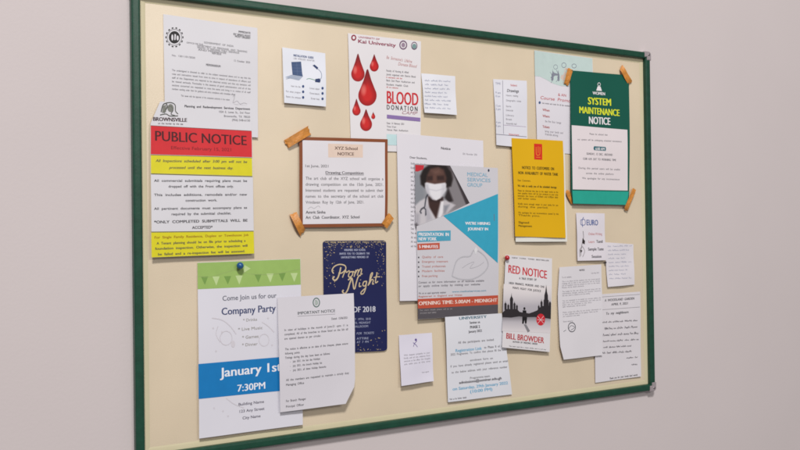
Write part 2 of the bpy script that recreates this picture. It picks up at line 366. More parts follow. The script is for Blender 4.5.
# 3 small instruction card with cable and device
p = Sheet('instruction_card', 'small white instruction card with blue computer and cable drawing near the top edge', 'card',
          [(282, 47.3), (325.4, 53.2), (326, 106.6), (284, 102.8)], [.003, .003, .008, .008], paper(226, 226, 234), .001, seed=3)
BL = ink(52, 74, 122)
p.part('heading_text', [('text', BL, [('INSTALLATION GUIDE', 293.5, 313.5, 55.2, 1.6, BB)]), ('text', LG, [('USB WIRELESS ADAPTER', 293.5, 314.5, 58.2, 1.2)])])
p.part('drawing', [('poly', ink(66, 86, 124), [[(291.3, 62.0), (301.0, 61.6), (302.2, 73.6), (302.8, 76.4), (292.5, 74.8)]]), ('poly', ink(160, 170, 190), [[(285.2, 77.2), (291.5, 74.8), (302.8, 76.6), (299, 80.4)]]),
   ('poly', ink(42, 58, 102), [[(312.5, 65.4), (314.5, 64.6), (318.2, 67.6), (317.2, 69.6)], [(315.3, 79), (319.6, 78.4), (320.6, 80.4), (319.8, 82.6), (315, 82)]]),
   ('line', ink(120, 134, 160), [(.5, [(317.8, 68.8), (321, 72.5), (321.5, 77), (319.8, 80)]), (.4, [(286, 79), (292, 78), (299, 79.6)])]), ('line', ink(90, 150, 120), [(.5, [(306.5, 79.3), (309.5, 78.6), (315.2, 80.2)])]),
   ('line', ink(100, 116, 150), [(.25, [(292, 65), (301.4, 64.9)], 1), (.25, [(292, 68), (301.7, 68.2)], 1), (.25, [(292.2, 71), (301.9, 71.4)], 1), (.25, [(296.5, 62.3), (297.4, 75.4)], 1)], .0003)])
p.part('bullet_dot', [('poly', BL, [ell(303.1, y, 1.15, 1.4, 12) for y in (86.4, 91.8, 97.4)]+[ell(322.5, y, 1.15, 1.4, 12) for y in (88.2, 93.4, 98.8)])])
p.part('body_text', [('text', LG, [('Insert the disc', 291, 300.5, 85.8, 1.3), ('Run setup program', 286, 300.5, 91, 1.3), ('Restart the computer', 286, 301, 96.3, 1.3), ('Connect adapter', 309.5, 319.5, 88, 1.3), ('Choose network', 309.5, 319.5, 93, 1.3), ('Enter key', 311, 319.5, 98.3, 1.3)])])
# 4 blood donation poster
p = Sheet('blood_donation_poster', 'white blood donation camp poster with big red drops at the upper middle', 'poster',
          [(347.8, 33.2), (420.8, 41.4), (420.3, 152.5), (351, 150)], [.002, .002, .003, .003], paper(226, 220, 222), .0005, seed=4)
def drop(cx, top, bot, wd):
    r = wd/2; cy = bot-r*1.12; pts = []
    for k in range(21):
        a = math.radians(-32+244*k/20); pts.append((cx+r*math.cos(a), cy+r*1.12*math.sin(a)))
    pts += [(cx-r*.42, cy-(cy-top)*.58), (cx-r*.10, top+1), (cx, top), (cx+r*.10, top+1), (cx+r*.42, cy-(cy-top)*.58)]
    return pts
DR = ink(196, 22, 30); DD = ink(140, 12, 22); HL = ink(232, 92, 84)
DROPS = ((357.9, 53.5, 81.5, 13.5), (374.2, 54, 71.5, 9), (367.4, 69, 105.8, 18.4), (356.4, 98.5, 115.5, 8.3), (366, 109, 131, 12), (373.2, 111.5, 119, 4))
its = [drop(*d) for d in DROPS]
for (cx, t, b_, wd), shp in zip(DROPS, its):
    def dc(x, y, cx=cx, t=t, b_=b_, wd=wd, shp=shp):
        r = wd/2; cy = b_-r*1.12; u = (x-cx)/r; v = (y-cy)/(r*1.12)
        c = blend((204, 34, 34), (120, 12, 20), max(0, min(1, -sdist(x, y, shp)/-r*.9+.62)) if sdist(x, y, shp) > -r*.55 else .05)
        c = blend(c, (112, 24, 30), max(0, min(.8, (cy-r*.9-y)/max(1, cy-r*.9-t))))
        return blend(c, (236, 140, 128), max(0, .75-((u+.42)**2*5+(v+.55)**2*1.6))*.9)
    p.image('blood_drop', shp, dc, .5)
p.part('logo', [('poly', ink(140, 40, 60), [ell(353.7, 37.7, 2.6, 3.0, 14)]), ('poly', WH, [ell(353.7, 37.7, 1.3, 1.6, 10)], .0003), ('line', ink(110, 80, 110), [ring(403.2, 45.0, 3.4, 4.0, 1.2), ring(414.2, 45.8, 2.8, 3.6, .8)]), ('poly', ink(150, 130, 150), [ell(403.2, 45, 1.9, 2.3, 12)]), ('poly', ink(120, 150, 150), [ell(414.2, 46.3, 2.2, 2.6, 12)])])
p.part('heading_text', [('text', ink(170, 70, 90), [('UNIVERSITY OF', 358.5, 379.5, 36.9, 1.3)]), ('text', ink(146, 60, 86), [('Kai University', 358, 395.8, 41.0, 3.3, B)]), ('text', ink(196, 150, 150), [('Be Someone\'s Lifeline', 386.3, 412, 57, 2.3, {'shear': .35, 'rise': -2}), ('Donate Blood', 398, 417, 63.6, 2.3, {'shear': .35, 'rise': -1})])])
p.part('title_text', [('text', ink(196, 34, 44), [('BLOOD', 386.7, 418.3, 97.0, 11.8, {'bold': .022})]), ('text', ink(50, 48, 54), [('D O N A T I O N', 386.7, 417.5, 107, 4.4, {'bold': .02, 'rise': 0})]), ('text', ink(170, 130, 140), [('CAMP', 402, 417.5, 112.4, 3.0, {'shear': .35})])])
p.part('body_text', [('text', GY, [('Faculty of Nursing & Allied', 386.3, 408.5, 70.4, 1.4), ('Jointly organized with District Blood', 386.3, 415.5, 74.2, 1.4), ('Bank 2nd Floor Auditorium and', 386.3, 414.5, 80.2, 1.4), ('Student Health Club', 386.3, 408, 84.2, 1.4)]), ('text', ink(200, 80, 80), [('In association with the', 386.3, 402, 77.1, 1.1), ('All are welcome', 386.3, 398, 87, 1.1)]), ('text', GY, [('Date: 14 February 2021', 386.7, 404, 123, 1.3), ('Time: 10 am', 386.7, 396, 126.4, 1.3), ('Venue: Main Auditorium', 386.7, 408, 129.6, 1.3)])])
p.part('purple_band', [('poly', ink(136, 112, 168), [[(386.8, 114.6), (420.2, 117.8), (420.2, 121.6), (386.8, 118.4)]])])
p.part('cyan_strip', [('poly', ink(190, 218, 222), [[(386.6, 134), (420.2, 136), (420.2, 146), (386.6, 145)]])])
# 5, 6 handwritten notes
HI = ink(150, 154, 176)
p = Sheet('handwritten_note', 'small white square note with faint blue handwriting beside the blood donation poster', 'note',
          [(421.4, 73.2), (455, 76.2), (456.8, 115), (424.6, 112.6)], [.002, .002, .008, .011], paper(224, 222, 228), 0, .001, seed=5)
p.part('handwriting', [('line', HI, sum([scribble(424.5+(k % 2)*.6, 451-(k*3 % 5), 80.6+3.9*k, 1.2, 50+k, .3, .04) for k in range(8)], []))])
p = Sheet('ruled_timetable_note', 'narrow white ruled note with a vertical line and two columns, upper right half', 'note',
          [(493.3, 79), (526.8, 80.8), (527.5, 148), (496.6, 145)], [.003, .003, .007, .009], paper(222, 219, 226), .001, seed=6)
p.part('ruled_line', [('line', ink(80, 76, 104), [(.4, [(502.6, 80.5), (503.5, 134)], 1), (.45, [(495.8, 134.2), (526.6, 136.8)], 1)]), ('line', ink(150, 120, 160), [(.3, [(503.2, 125), (526, 126.8)], 1)])])
p.part('entry_text', [('text', HI, [('TIME', 495.4, 500.5, 83.3, 1.5), ('9 am', 495.4, 500.5, 92.5, 1.5), ('10 am', 495.4, 500, 96, 1.4), ('12 pm', 495.8, 500.5, 105.5, 1.4), ('2 pm', 495.8, 500.5, 108.8, 1.4), ('4 pm', 496, 500.6, 122, 1.4), ('5 pm', 496, 500.6, 125.6, 1.4)]),
   ('text', ink(196, 90, 90), [('Subject', 510.5, 517, 85, 1.5), ('Important', 509, 519, 134, 1.4)]), ('text', BK, [('Drawings', 506.8, 518.8, 90.4, 2.2, {'shear': .25, 'bold': .01})]),
   ('text', LG, [('History reading', 506, 518, 95.2, 1.3), ('Geography notes', 506, 521, 100.2, 1.3), ('Sports', 506, 511, 106, 1.3), ('Science lab', 506, 513, 110, 1.3), ('Library', 506, 514, 115, 1.3), ('Break', 506, 512, 119, 1.3), ('Assembly hall', 506, 516.5, 123.2, 1.4)])])
# 7 mint flyer
p = Sheet('mint_flyer', 'pale mint and white event flyer with grey festive figures, half behind the green notice', 'flyer',
          [(534.2, 50.3), (592.5, 58.3), (594, 156), (537, 151)], [.002, .002, .003, .003], paper(222, 216, 222), .0005, seed=7)
MN = ink(190, 208, 206)
p.part('mint_header', [('poly', MN, [[(534.4, 50.6), (592.3, 58.5), (592.5, 80), (580, 84), (568, 86.5), (561, 86), (553, 83.5), (546, 79.5), (540, 76.5), (534.8, 76)]])])
p.part('drawing', [('poly', ink(132, 136, 150), [ell(555, 72.5, 3.6, 5, 12), ell(552, 76, 2.2, 5, 10), ell(558.2, 76, 2.4, 5.5, 10)]), ('poly', ink(208, 190, 180), [ell(562, 76, 2.6, 6.5, 12), ell(566.5, 72, 2.2, 5, 10)]),
    ('line', ink(112, 116, 134), [ring(555.5, 67, 2, 2.2, .5), ring(563.8, 65.2, 2.2, 2.4, .6), ring(574, 66, 2.2, 2, .6), (.4, [(550, 72), (553, 78), (551, 83)]), (.5, [(556, 70), (559, 76), (556, 82)])], .0003)])
p.part('heading_text', [('text', ink(190, 90, 96), [('& AN', 558, 566, 94.5, 2), ('Course Promotion', 540.5, 578, 97.4, 2.4, {'shear': .2})])])
p.part('body_text', [('text', GY, [('Live events and music for all the members', 542, 570, 102.8, 1.2)]), ('text', ink(180, 100, 100), [('When', 542.5, 549.5, 109.6, 1.8, B), ('Where', 542.5, 549.5, 115.7, 1.8, B), ('Tickets', 542.5, 549.5, 126.4, 1.8, B)]), ('text', LG, [('the first floor lounge', 545, 561, 121, 1.5), ('bring your family and', 545, 563, 131, 1.5), ('friends along', 545, 558, 134, 1.5)]), ('poly', ink(70, 90, 130), [ell(539.6, 102.6, 1.1, 1.4, 10)])])
# 8 green maintenance notice
p = Sheet('maintenance_notice', 'dark green SYSTEM MAINTENANCE NOTICE taped at the upper right of the board', 'notice',
          [(570, 70.4), (628.8, 75.2), (629.2, 205.2), (571, 203.8)], [.007, .007, .011, .011], mat('paper_green', (14, 84, 70), .5, .02, 9, .08), .002, .001, seed=8,
          lo=lambda t: max(0, .035*(t-.92)/.08), hi=lambda t: 1-max(0, .035*(t-.92)/.08))
p.part('teal_band', [('poly', ink(38, 160, 142), [[(572.3, 190.6), (628.6, 191.6), (627.2, 204.9), (573, 203.5)]])])
p.part('text_panel', [('poly', paper(226, 214, 216), [[(571.6, 125.2), (627.3, 129.8), (627.6, 190.6), (572.6, 189.4)]])])
p.part('logo', [('line', WH, [ring(599.0, 84.4, 1.3, 1.6, .7)]), ('poly', WH, [[(596.2, 90.6), (597.6, 86.3), (600.4, 86.5), (601.8, 91)]]), ('text', WH, [('WOMEN', 592.5, 605, 92.9, 2.2, BB)])])
p.part('title_text', [('text', ink(214, 222, 52), [('SYSTEM', 587.8, 611, 100.6, 6.6, {'bold': .03}), ('MAINTENANCE', 579.2, 619.5, 109.6, 6.2, {'bold': .03, 'rise': -.6})]), ('text', WH, [('NOTICE', 588.8, 610.3, 120.0, 6.8, {'bold': .03})])])
p.part('time_badge', [('poly', ink(40, 100, 112), [[(594, 146.2), (605.5, 147), (606, 149), (605.5, 151), (594, 150.2), (593.4, 148.2)]], .0003), ('text', WH, [('6:00 AM', 595.3, 604.5, 148.6, 2.0, B)], .0006)])
p.part('body_text', [('text', ink(110, 108, 114), [('Please be advised that', 589.5, 607.5, 133.8, 1.3), ('our system will be undergoing scheduled maintenance', 577.4, 621.5, 139.2, 1.3), ('SUNDAY, 12 DEC. AROUND', 586.5, 612.5, 153.6, 1.6, B), ('12:00 A.M. EAT TO MORNING TIME', 583, 616, 158.6, 1.6, B), ('During this period users will be unable', 578.5, 620, 167.8, 1.4), ('access the online platform', 586, 613.5, 173, 1.4), ('We apologize for any inconvenience', 582, 619.5, 178, 1.4)], .0003)])
# 9 competition notice
p = Sheet('competition_notice', 'white drawing competition notice with a brown border, held by tan tape', 'notice',
          [(299.2, 136.8), (387.8, 139.2), (387.4, 226.3), (299.8, 227.6)], [.006, .006, .009, .009], mat('brown_border_card', (132, 74, 44), .5, .05, 40, .05), .001, seed=9, part='border_card')
p.part('paper_face', [('poly', paper(222, 216, 220), [[(302.4, 140.2), (384.9, 142.4), (384.6, 223.2), (302.8, 224.2)]])])
p.part('heading_patch', [('poly', ink(222, 200, 186), [[(328, 143.6), (362.8, 144.6), (362.8, 157.6), (328.2, 157.4)]], .0003)])
p.part('heading_text', [('text', ink(96, 70, 62), [('XYZ School', 334.5, 357.5, 148.0, 2.9, B), ('NOTICE', 337.5, 354, 153.7, 2.9, B)], .0006)])
p.part('body_text', [('text', BK, [('1st June, 2021', 305.3, 328.3, 165.8, 2.0), ('Drawing Competition', 325.5, 363.5, 172.5, 2.6, B)]+lines(305.6, 383.3, 178.2, 6.0, 2.2, ['The art club of the XYZ school will organise a', 'drawing competition on the 15th June, 2021.', 'Interested students are requested to submit their', 'names to the secretary of the school art club', 'Vrindavan Roy by 12th of June, 2021.'], {}, [None, None, None, None, 364])+[('Amrit Sinha', 305.6, 325.5, 212.2, 2.2, B), ('Art Club Coordinator, XYZ School', 305.6, 359.5, 217.4, 2.2, B)], .0004),
    ('line', BK, [(.4, [(325.5, 174.8), (363.8, 175)], 1)], .0004), ('line', LG, [(.35, [(308, 209), (311, 207), (314, 208.5), (318, 206), (320, 207.5)])], .0004)])
# 10 prom night card
p = Sheet('prom_night_card', 'dark navy Prom Night card with gold confetti and rounded corners', 'invitation card',
          [(322.8, 240.8), (386.2, 240.4), (387.2, 350.6), (324, 353.6)], [.002, .002, .004, .003], mat('paper_navy', (24, 30, 78), .4, .04, 6, .05, spec=.4), .0005, seed=10, nv=110,
          lo=lambda t: .045*(1-math.sqrt(max(0, 1-(1-min(t, 1-t)/.028)**2))) if min(t, 1-t) < .028 else 0,
          hi=lambda t: 1-(.045*(1-math.sqrt(max(0, 1-(1-min(t, 1-t)/.028)**2))) if min(t, 1-t) < .028 else 0))
R = random.Random(4); G1 = ink(190, 172, 130); G2 = ink(126, 118, 112); conf = [[], []]
for k in range(560):
    v = R.random()**2.9*.42 if k < 450 else (1-R.random()**2*.2 if k < 500 else R.uniform(.05, .95)); u = R.uniform(.02, .98)
    if k < 450 and v > .07 and .18 < u < .82: continue
    if k >= 500 and .1 < u < .9: continue
    v = min(max(v, .012), .985); a = R.random()*3; sx = R.uniform(.004, .011); sy = R.uniform(.002, .005)
    conf[R.random() < .4].append([(u+ca*sx*math.cos(a)-cb*sy*math.sin(a), v+(ca*sx*math.sin(a)+cb*sy*math.cos(a))*.62) for ca, cb in ((-1, -1), (1, -1), (1, 1), (-1, 1))])
p.part('confetti', [('uvpoly', G1, conf[0]), ('uvpoly', G2, conf[1])], whole=True)[0]['kind'] = 'stuff'
Z = lambda *a: [(260+x/5, 220+y/5) for x, y in zip(a[::2], a[1::2])]
p.part('title_text', [('line', ink(200, 182, 148), [(w_*1.3, q_) for w_, q_ in [
   (1.15, Z(404, 236, 398, 262, 388, 290, 374, 302, 364, 292, 372, 282)), (.9, Z(368, 268, 360, 252, 372, 232, 398, 222, 424, 228, 428, 246, 410, 264, 392, 266)),
   (.8, Z(412, 288, 424, 258, 428, 252, 432, 262, 444, 254, 448, 258)), (.9, Z(462, 258, 448, 262, 442, 280, 450, 286, 462, 274, 464, 258, 472, 262)),
   (.85, Z(470, 284, 478, 254, 480, 252)), (.85, Z(474, 270, 486, 250, 492, 254, 486, 278)), (.85, Z(489, 266, 500, 246, 508, 248, 504, 270, 512, 268)),
   (1.1, Z(418, 350, 412, 358, 424, 368, 438, 350, 448, 318, 458, 292)), (1.0, Z(440, 300, 456, 290, 462, 300, 468, 340, 474, 344)), (1.0, Z(474, 344, 482, 310, 492, 282, 504, 276)),
   (.85, Z(498, 312, 496, 332, 506, 330)), (.8, Z(502, 298, 503, 301)), (.85, Z(530, 306, 518, 310, 514, 326, 524, 330, 532, 316, 532, 306, 528, 340, 518, 366, 506, 370, 506, 360, 530, 338)),
   (.9, Z(540, 328, 552, 296, 562, 270, 560, 264, 552, 278, 546, 322)), (.8, Z(548, 316, 558, 298, 566, 302, 562, 320, 570, 318)), (.9, Z(586, 262, 578, 296, 578, 314, 590, 306)), (.7, Z(568, 288, 584, 284, 600, 284))]])])
p.part('heading_text', [('text', ink(170, 176, 200), [('WINDMERE HIGH SCHOOL', 344, 365.5, 250, 1.5, B), ('INVITES YOU TO CELEBRATE THE', 339.5, 369.5, 253.7, 1.5, B), ('UNFORGETTABLE MEMORIES OF', 341, 368.5, 257.3, 1.5, B)])])
p.part('detail_text', [('text', ink(200, 202, 214), [('CLASS OF 2018', 332, 375.5, 310.2, 5.2, B)]), ('text', ink(158, 164, 190), [('SATURDAY, MAY 19TH, 2018', 336, 370.5, 319.9, 1.6), ('FROM 8 PM UNTIL MIDNIGHT', 336, 370.5, 323.6, 1.6), ('THE GRAND BALLROOM', 336, 368, 327.2, 1.6), ('CONTACT US FOR TICKETS', 336, 374, 334.2, 1.6, {'shear': .2}), ('COCKTAIL ATTIRE', 336, 368.5, 339.4, 1.6), ('DOORS OPEN AT 7 PM', 336, 368.5, 343, 1.6)])])
# 11 company party
p = Sheet('company_party_flyer', 'white company party flyer with green bunting strip and blue date band, lower left', 'flyer',
          [(197.4, 262.6), (300.3, 258.6), (302.6, 424.6), (199.2, 438.6)], [.003, .003, .009, .010], paper(218, 214, 222), .001, seed=11)
p.part('green_strip', [('poly', ink(148, 180, 98), [[(197.4, 262.9), (300.2, 258.9), (300.7, 284.6), (197.7, 289.2)]])])
fl = [(204.5, 0), (216, 1), (227.5, 0), (239, 1), (258, 0), (270, 1), (282, 0), (294, 1)]
fy = lambda x: 276.6-.035*(x-200)+(3.0*math.sin((x-200)/100*6.3) if 1 else 0)*.2
p.part('bunting_flag', [('poly', ink(116, 152, 76), [[(x-3.6, fy(x)), (x+3.6, fy(x)-.2), (x+.3, fy(x)+8.2)] for x, c in fl if not c], .0003),
    ('poly', ink(184, 206, 146), [[(x-3.6, fy(x)), (x+3.6, fy(x)-.2), (x+.3, fy(x)+9)] for x, c in fl if c]+[[(244.5, 265), (250.5, 268.5), (243.5, 273)]], .0003),
    ], gap=-.5)
p.part('bunting_string', [('line', ink(150, 170, 110), [(.3, [(198, 276), (210, 277), (236, 270), (250, 274), (275, 274), (300, 269)])], .0005)])
p.part('blue_band', [('poly', ink(18, 118, 184), [[(198.3, 364), (302, 355.2), (302.4, 388.8), (198.6, 399)]])])
p.part('heading_text', [('text', ink(96, 98, 112), [('Come Join us for our', 222.5, 276.5, 298.3, 4.6, {'bold': .006})]), ('text', ink(62, 72, 112), [('Company Party', 221.5, 275.8, 311.4, 6.6, {'bold': .016})])])
p.part('date_text', [('text', ink(228, 232, 240), [('January 1st', 219.8, 281.5, 372.5, 8.6, {'bold': .016}), ('7:30PM', 237.3, 265.2, 388.2, 6.4, {'bold': .014})], .0004)])
p.part('body_text', [('text', ink(150, 146, 140), [('* Drinks', 243, 257, 320.2, 2.1), ('* Live Music', 238, 262.5, 329.4, 2.2), ('* Games', 242, 258.5, 337.4, 2.2), ('* Dinner', 242, 257.5, 345, 2.2)]), ('text', ink(92, 88, 104), [('Building Name', 238.5, 264, 404.4, 2.6, {'bold': .008}), ('123 Any Street', 239.5, 264.5, 411.4, 2.6, {'bold': .008}), ('City Name', 242.5, 260.5, 418, 2.6, {'bold': .008})])])
SW = ink(205, 201, 209)
p.part('streamer', [('line', SW, [(.8, [(212, 318), (222, 320), (230, 326), (236, 334)]), (.8, [(262, 322), (268, 326), (274, 332)]), ring(226, 338, 6, 7, .7), ring(264, 340, 5, 6, .7), (.7, [(226, 398), (234, 404), (244, 408)]), (.6, [(218, 326), (216, 334), (220, 342)])]),
    ('poly', SW, [ell(x, y, .9, 1, 8) for x, y in ((213, 328), (222, 332), (216, 351), (214, 408), (223, 411), (228, 416), (268, 318), (272, 345))]+[ell(233, 344, 2, 3.5, 10)])])
# 12 important notice
p = Sheet('important_notice', 'plain white IMPORTANT NOTICE letter with oval emblem, overlapping the company party flyer', 'notice',
          [(277.5, 297.6), (353.6, 293.2), (355.4, 402.5), (280.2, 412.4)], [.011, .009, .023, .018], paper(212, 206, 212), .002, .001, seed=12,
          hi=lambda t: 1-max(0, (t-.84)/.16)*.135)
p.part('emblem', [('line', ink(86, 112, 104), [ring(316.3, 302.5, 3.2, 4.4, 1.0)]), ('line', ink(120, 140, 130), [(.5, [(315, 300), (317.5, 303), (315.4, 305)])]), ('poly', ink(170, 180, 176), [ell(316.3, 302.5, 1.8, 2.8, 12)])])
p.part('heading_text', [('text', ink(80, 86, 90), [('IMPORTANT NOTICE', 297.6, 335.2, 313.2, 2.7, {'bold': .01})]), ('line', LG, [(.4, [(297.6, 316.2), (335.2, 314)], 1)])])
p.part('body_text', [('text', BK, [('Dated: 15/06/2021', 331.5, 347.5, 318.7, 1.6)]+lines(284.4, 348, 330.0, 4.3, 1.6, ['In view of holidays in the month of June-21 upto 11 is', 'completed. All of the branches to those listed on the 5th till', 'are opened therein as per circular.'], {}, [None, None, 321])+
   lines(285, 348, 349.2, 4.3, 1.6, ['The notice is effective as on date of the cheques, please ensure', 'following points.', 'Timings during the day have been as follows:'], {}, [None, 300, 330])+
   [('-  July 2021, the last day Holidays', 290, 320, 361.6, 1.5), ('-  July 2021, the branch Holiday list', 290, 322, 366, 1.5), ('-  July 2021, all dates Holiday Remarks', 290, 326, 370.4, 1.5)]+
   [('All the members are requested to maintain a strictly duty', 286, 349, 380.0, 1.6), ('Managing Office', 286, 304, 384.8, 1.6), ('For Branch Manager', 286, 306, 401, 1.7), ('Principal Officer', 286, 304, 406.6, 1.7)])])
# 13 white letter behind the medical poster
p = Sheet('plain_letter', 'plain white typed letter showing above and left of the medical poster', 'letter',
          [(396.7, 133.2), (483.4, 140.6), (484, 299.5), (399.8, 301)], [.005, .005, .006, .010], paper(222, 216, 222), .002, seed=13)
rr = random.Random(3)
p.part('body_text', [('text', BK, [('Notice', 441, 450.5, 148.0, 1.9, B)]), ('text', LG, [('20th November 2020', 462.5, 477, 153.6, 1.4)]), ('text', GY, [('Dear Students,', 409.8, 427, 157.2, 1.5, B)]+
   [(rr.choice(['Dear students this is', 'Kindly note that the', 'The examination of', 'All students should', 'and the teachers will']), 410.6+rr.uniform(0, .3), 426, 163.3+4.35*k, 1.6) for k in range(20)])])
# 14 medical poster
p = Sheet('medical_poster', 'medical services poster with photo of masked doctor, cyan triangle and orange opening hours band', 'poster',
          [(414.6, 163.6), (498, 168.0), (498, 314.8), (417.8, 319.2)], [.010, .011, .012, .011], paper(204, 199, 204), .003, seed=14)
CY = ink(52, 158, 188)
SK = ink(70, 46, 40)
D_ = lambda *a: [(410+x/6.08, 158+y/6.08) for x, y in zip(a[::2], a[1::2])]
PH = [   # soft-edged shapes of the printed picture: outline, ink, blur, opacity
 (D_(20, 90, 80, 90, 96, 230, 70, 330, 20, 340), (128, 132, 140), 3.0, .8), (D_(240, 40, 370, 300, 230, 320, 225, 180), (122, 116, 120), 2.0, .8),
 (D_(238, 36, 262, 36, 372, 290, 344, 290), (44, 36, 40), .8, .85), (D_(84, 34, 244, 40, 262, 120, 236, 70), (48, 36, 38), 1.5, .7),
 (D_(66, 160, 62, 110, 80, 66, 110, 46, 160, 38, 222, 48, 250, 86, 260, 130, 250, 172, 226, 180, 92, 184), (28, 20, 20), 1.1, 1),
 (D_(232, 180, 262, 260, 234, 276, 210, 240), (30, 22, 24), 1.2, .9),
 (D_(98, 150, 104, 104, 124, 64, 170, 54, 206, 70, 222, 120, 216, 170, 180, 240, 130, 240, 100, 190), (80, 54, 48), 1.2, 1),
 (D_(130, 76, 176, 66, 196, 92, 150, 104), (122, 90, 80), 2.2, .55), (D_(106, 112, 138, 110, 140, 134, 104, 138), (42, 26, 26), 1.0, .75), (D_(164, 110, 206, 108, 208, 134, 164, 134), (42, 26, 26), 1.0, .75),
 (D_(140, 108, 160, 108, 164, 146, 138, 146), (104, 72, 62), 1.0, .6),
 (D_(106, 232, 200, 240, 208, 290, 170, 380, 150, 372, 106, 280), (58, 38, 36), 1.2, 1), (D_(112, 240, 200, 240, 190, 268, 120, 262), (34, 22, 24), 1.6, .7),
 (D_(20, 300, 60, 262, 108, 236, 116, 300, 160, 372, 90, 400, 24, 424), (196, 192, 198), 1.0, 1), (D_(186, 262, 220, 258, 276, 286, 216, 344, 160, 374), (190, 186, 192), 1.0, 1),
 (D_(190, 268, 204, 262, 200, 330, 184, 368, 172, 370), (226, 224, 228), .6, .9), (D_(206, 290, 240, 284, 214, 340, 204, 340), (104, 110, 122), 1.2, .6),
 (D_(90, 270, 110, 300, 134, 372, 100, 390), (168, 166, 176), 1.5, .7), (D_(30, 400, 30, 330, 60, 340, 56, 410), (150, 148, 158), 2.0, .6),
 (D_(92, 154, 100, 148, 150, 158, 214, 150, 220, 160, 218, 196, 184, 246, 160, 258, 138, 252, 104, 208, 92, 180), (222, 220, 226), .8, 1),
 (D_(92, 156, 110, 160, 122, 222, 150, 256, 130, 248, 100, 206), (176, 174, 184), 1.2, .7), (D_(112, 186, 160, 196, 214, 182, 214, 187, 160, 202, 112, 192), (188, 186, 196), .7, .7),
 (D_(196, 160, 218, 158, 216, 196, 186, 242, 190, 210), (192, 190, 198), 1.4, .6),
 (D_(112, 222, 102, 240, 92, 300, 86, 300, 94, 240, 104, 220), (44, 46, 56), .5, .9), (D_(84, 296, 66, 308, 58, 326, 66, 340, 72, 334, 66, 326, 72, 314, 88, 304), (44, 46, 56), .5, .9), (D_(88, 300, 98, 312, 100, 346, 92, 352, 93, 316, 84, 306), (44, 46, 56), .5, .9),
 (D_(20, 400, 40, 396, 60, 420, 20, 430), (50, 44, 50), 1.2, .7)]
def doctor(x, y):
    c = (150, 150, 156)
    for P, k, bl, a in PH:
        q = soft(x, y, P, bl)*a
        if q > 0: c = blend(c, k, q)
    return c
p.image('doctor_photo', [(414.8, 163.9), (450, 165.6), (469.6, 203), (443, 216), (415.3, 226.6)], doctor, .42)
p.part('red_block', [('poly', ink(190, 44, 56), [[(415.2, 164.8), (424, 165.3), (423.2, 169.3), (417.6, 171.5), (415.2, 171.3)]], .0009)])
p.part('cyan_triangle', [('poly', CY, [[(497.9, 193.8), (497.6, 263), (443.2, 215.8)]], .0007)])
p.part('brand_text', [('text', ink(120, 172, 198), [('MEDICAL', 467.2, 487.6, 174.0, 3.4, {'bold': .004}), ('SERVICES', 467.2, 490.4, 179.4, 3.4, {'bold': .004}), ('GROUP', 467.2, 482.2, 184.6, 3.4, {'bold': .004})]), ('poly', ink(50, 60, 80), [ell(488.6, 170.4, .9, 1.5, 8)])])
p.part('triangle_text', [('text', WH, [('WE\'RE HIRING', 465, 490, 223.2, 2.6, BB), ('JOURNEY IN', 467.5, 488, 228.8, 2.6, BB)], .0010), ('line', ink(120, 60, 70), [(.5, [(494, 214), (494.2, 221)], 1)], .001)])
p.part('blue_box', [('poly', ink(74, 158, 186), [[(417.2, 231.4), (450.6, 230.4), (450.6, 240.6), (417.3, 242.0)]]), ('text', WH, [('PRESENTATION IN', 418.5, 448.8, 234.2, 2.5, BB), ('NEW YORK', 418.5, 436.5, 238.8, 2.5, BB)], .0004)])
p.part('orange_box', [('poly', ink(188, 84, 62), [[(417.3, 243.8), (439.6, 242.8), (439.6, 249.0), (417.4, 250.0)]]), ('text', WH, [('5 MINUTES', 418.8, 438, 246.6, 2.7, BB)], .0004)])
p.part('bullet_list', [('poly', ink(60, 58, 66), [ell(418.6, y, .7, .9, 8) for y in (257.4, 262.2, 267, 271.6, 276.4)]), ('text', ink(190, 130, 124), [('Quality of care', 422, 443, 256.9, 1.6), ('Emergency treatment', 422, 448, 261.6, 1.6), ('Trusted professionals', 422, 445.5, 266.4, 1.6), ('Modern facilities', 422, 444.5, 271, 1.6), ('Free parking', 422, 437.5, 276, 1.6)])])
p.part('swirl_mark', [('line', ink(182, 181, 188), [(1.3, [(452, 276), (456, 262), (462, 257), (470, 256), (474, 250), (480, 252), (486, 258), (488, 266), (482, 274), (472, 279), (460, 279), (452, 276)]), (.5, [(462, 268), (468, 264), (474, 262), (470, 268), (478, 266), (484, 262)])]), ('poly', ink(214, 214, 218), [[(474, 250), (476, 246.5), (477.6, 250), (475.5, 255)]], .0002)])
p.part('body_text', [('text', ink(110, 106, 114), [('Contact us for more information on all vacancies available', 418.4, 484, 282.4, 1.5, {}), ('or apply online today by visiting our website', 418.4, 480, 286, 1.5, {}), ('We are an equal opportunity employer', 418.6, 446, 293.2, 1.4)]), ('text', ink(190, 110, 96), [('Registered in England and Wales', 418.6, 462, 296.5, 1.2)]), ('text', ink(90, 150, 176), [('www.medicalservices.com', 452, 486, 291.6, 1.3)])])
p.part('orange_band', [('poly', ink(186, 80, 58), [[(417.7, 299.0), (498, 295.2), (498, 304.4), (417.8, 308.6)]])])
p.part('grey_band', [('poly', ink(84, 80, 86), [[(417.8, 308.6), (498, 304.4), (498, 314.6), (417.9, 319.0)]]), ('text', ink(160, 156, 160), [('For more details please call us on', 420, 452, 310.2, 1.1), ('01234 567 890', 420, 436, 313.2, 1.1)], .0004)])
p.part('opening_text', [('text', ink(232, 214, 206), [('OPENING TIME: 5.00AM - MIDNIGHT', 418.5, 497, 303.4, 3.4, {'bold': .022})], .0004)])
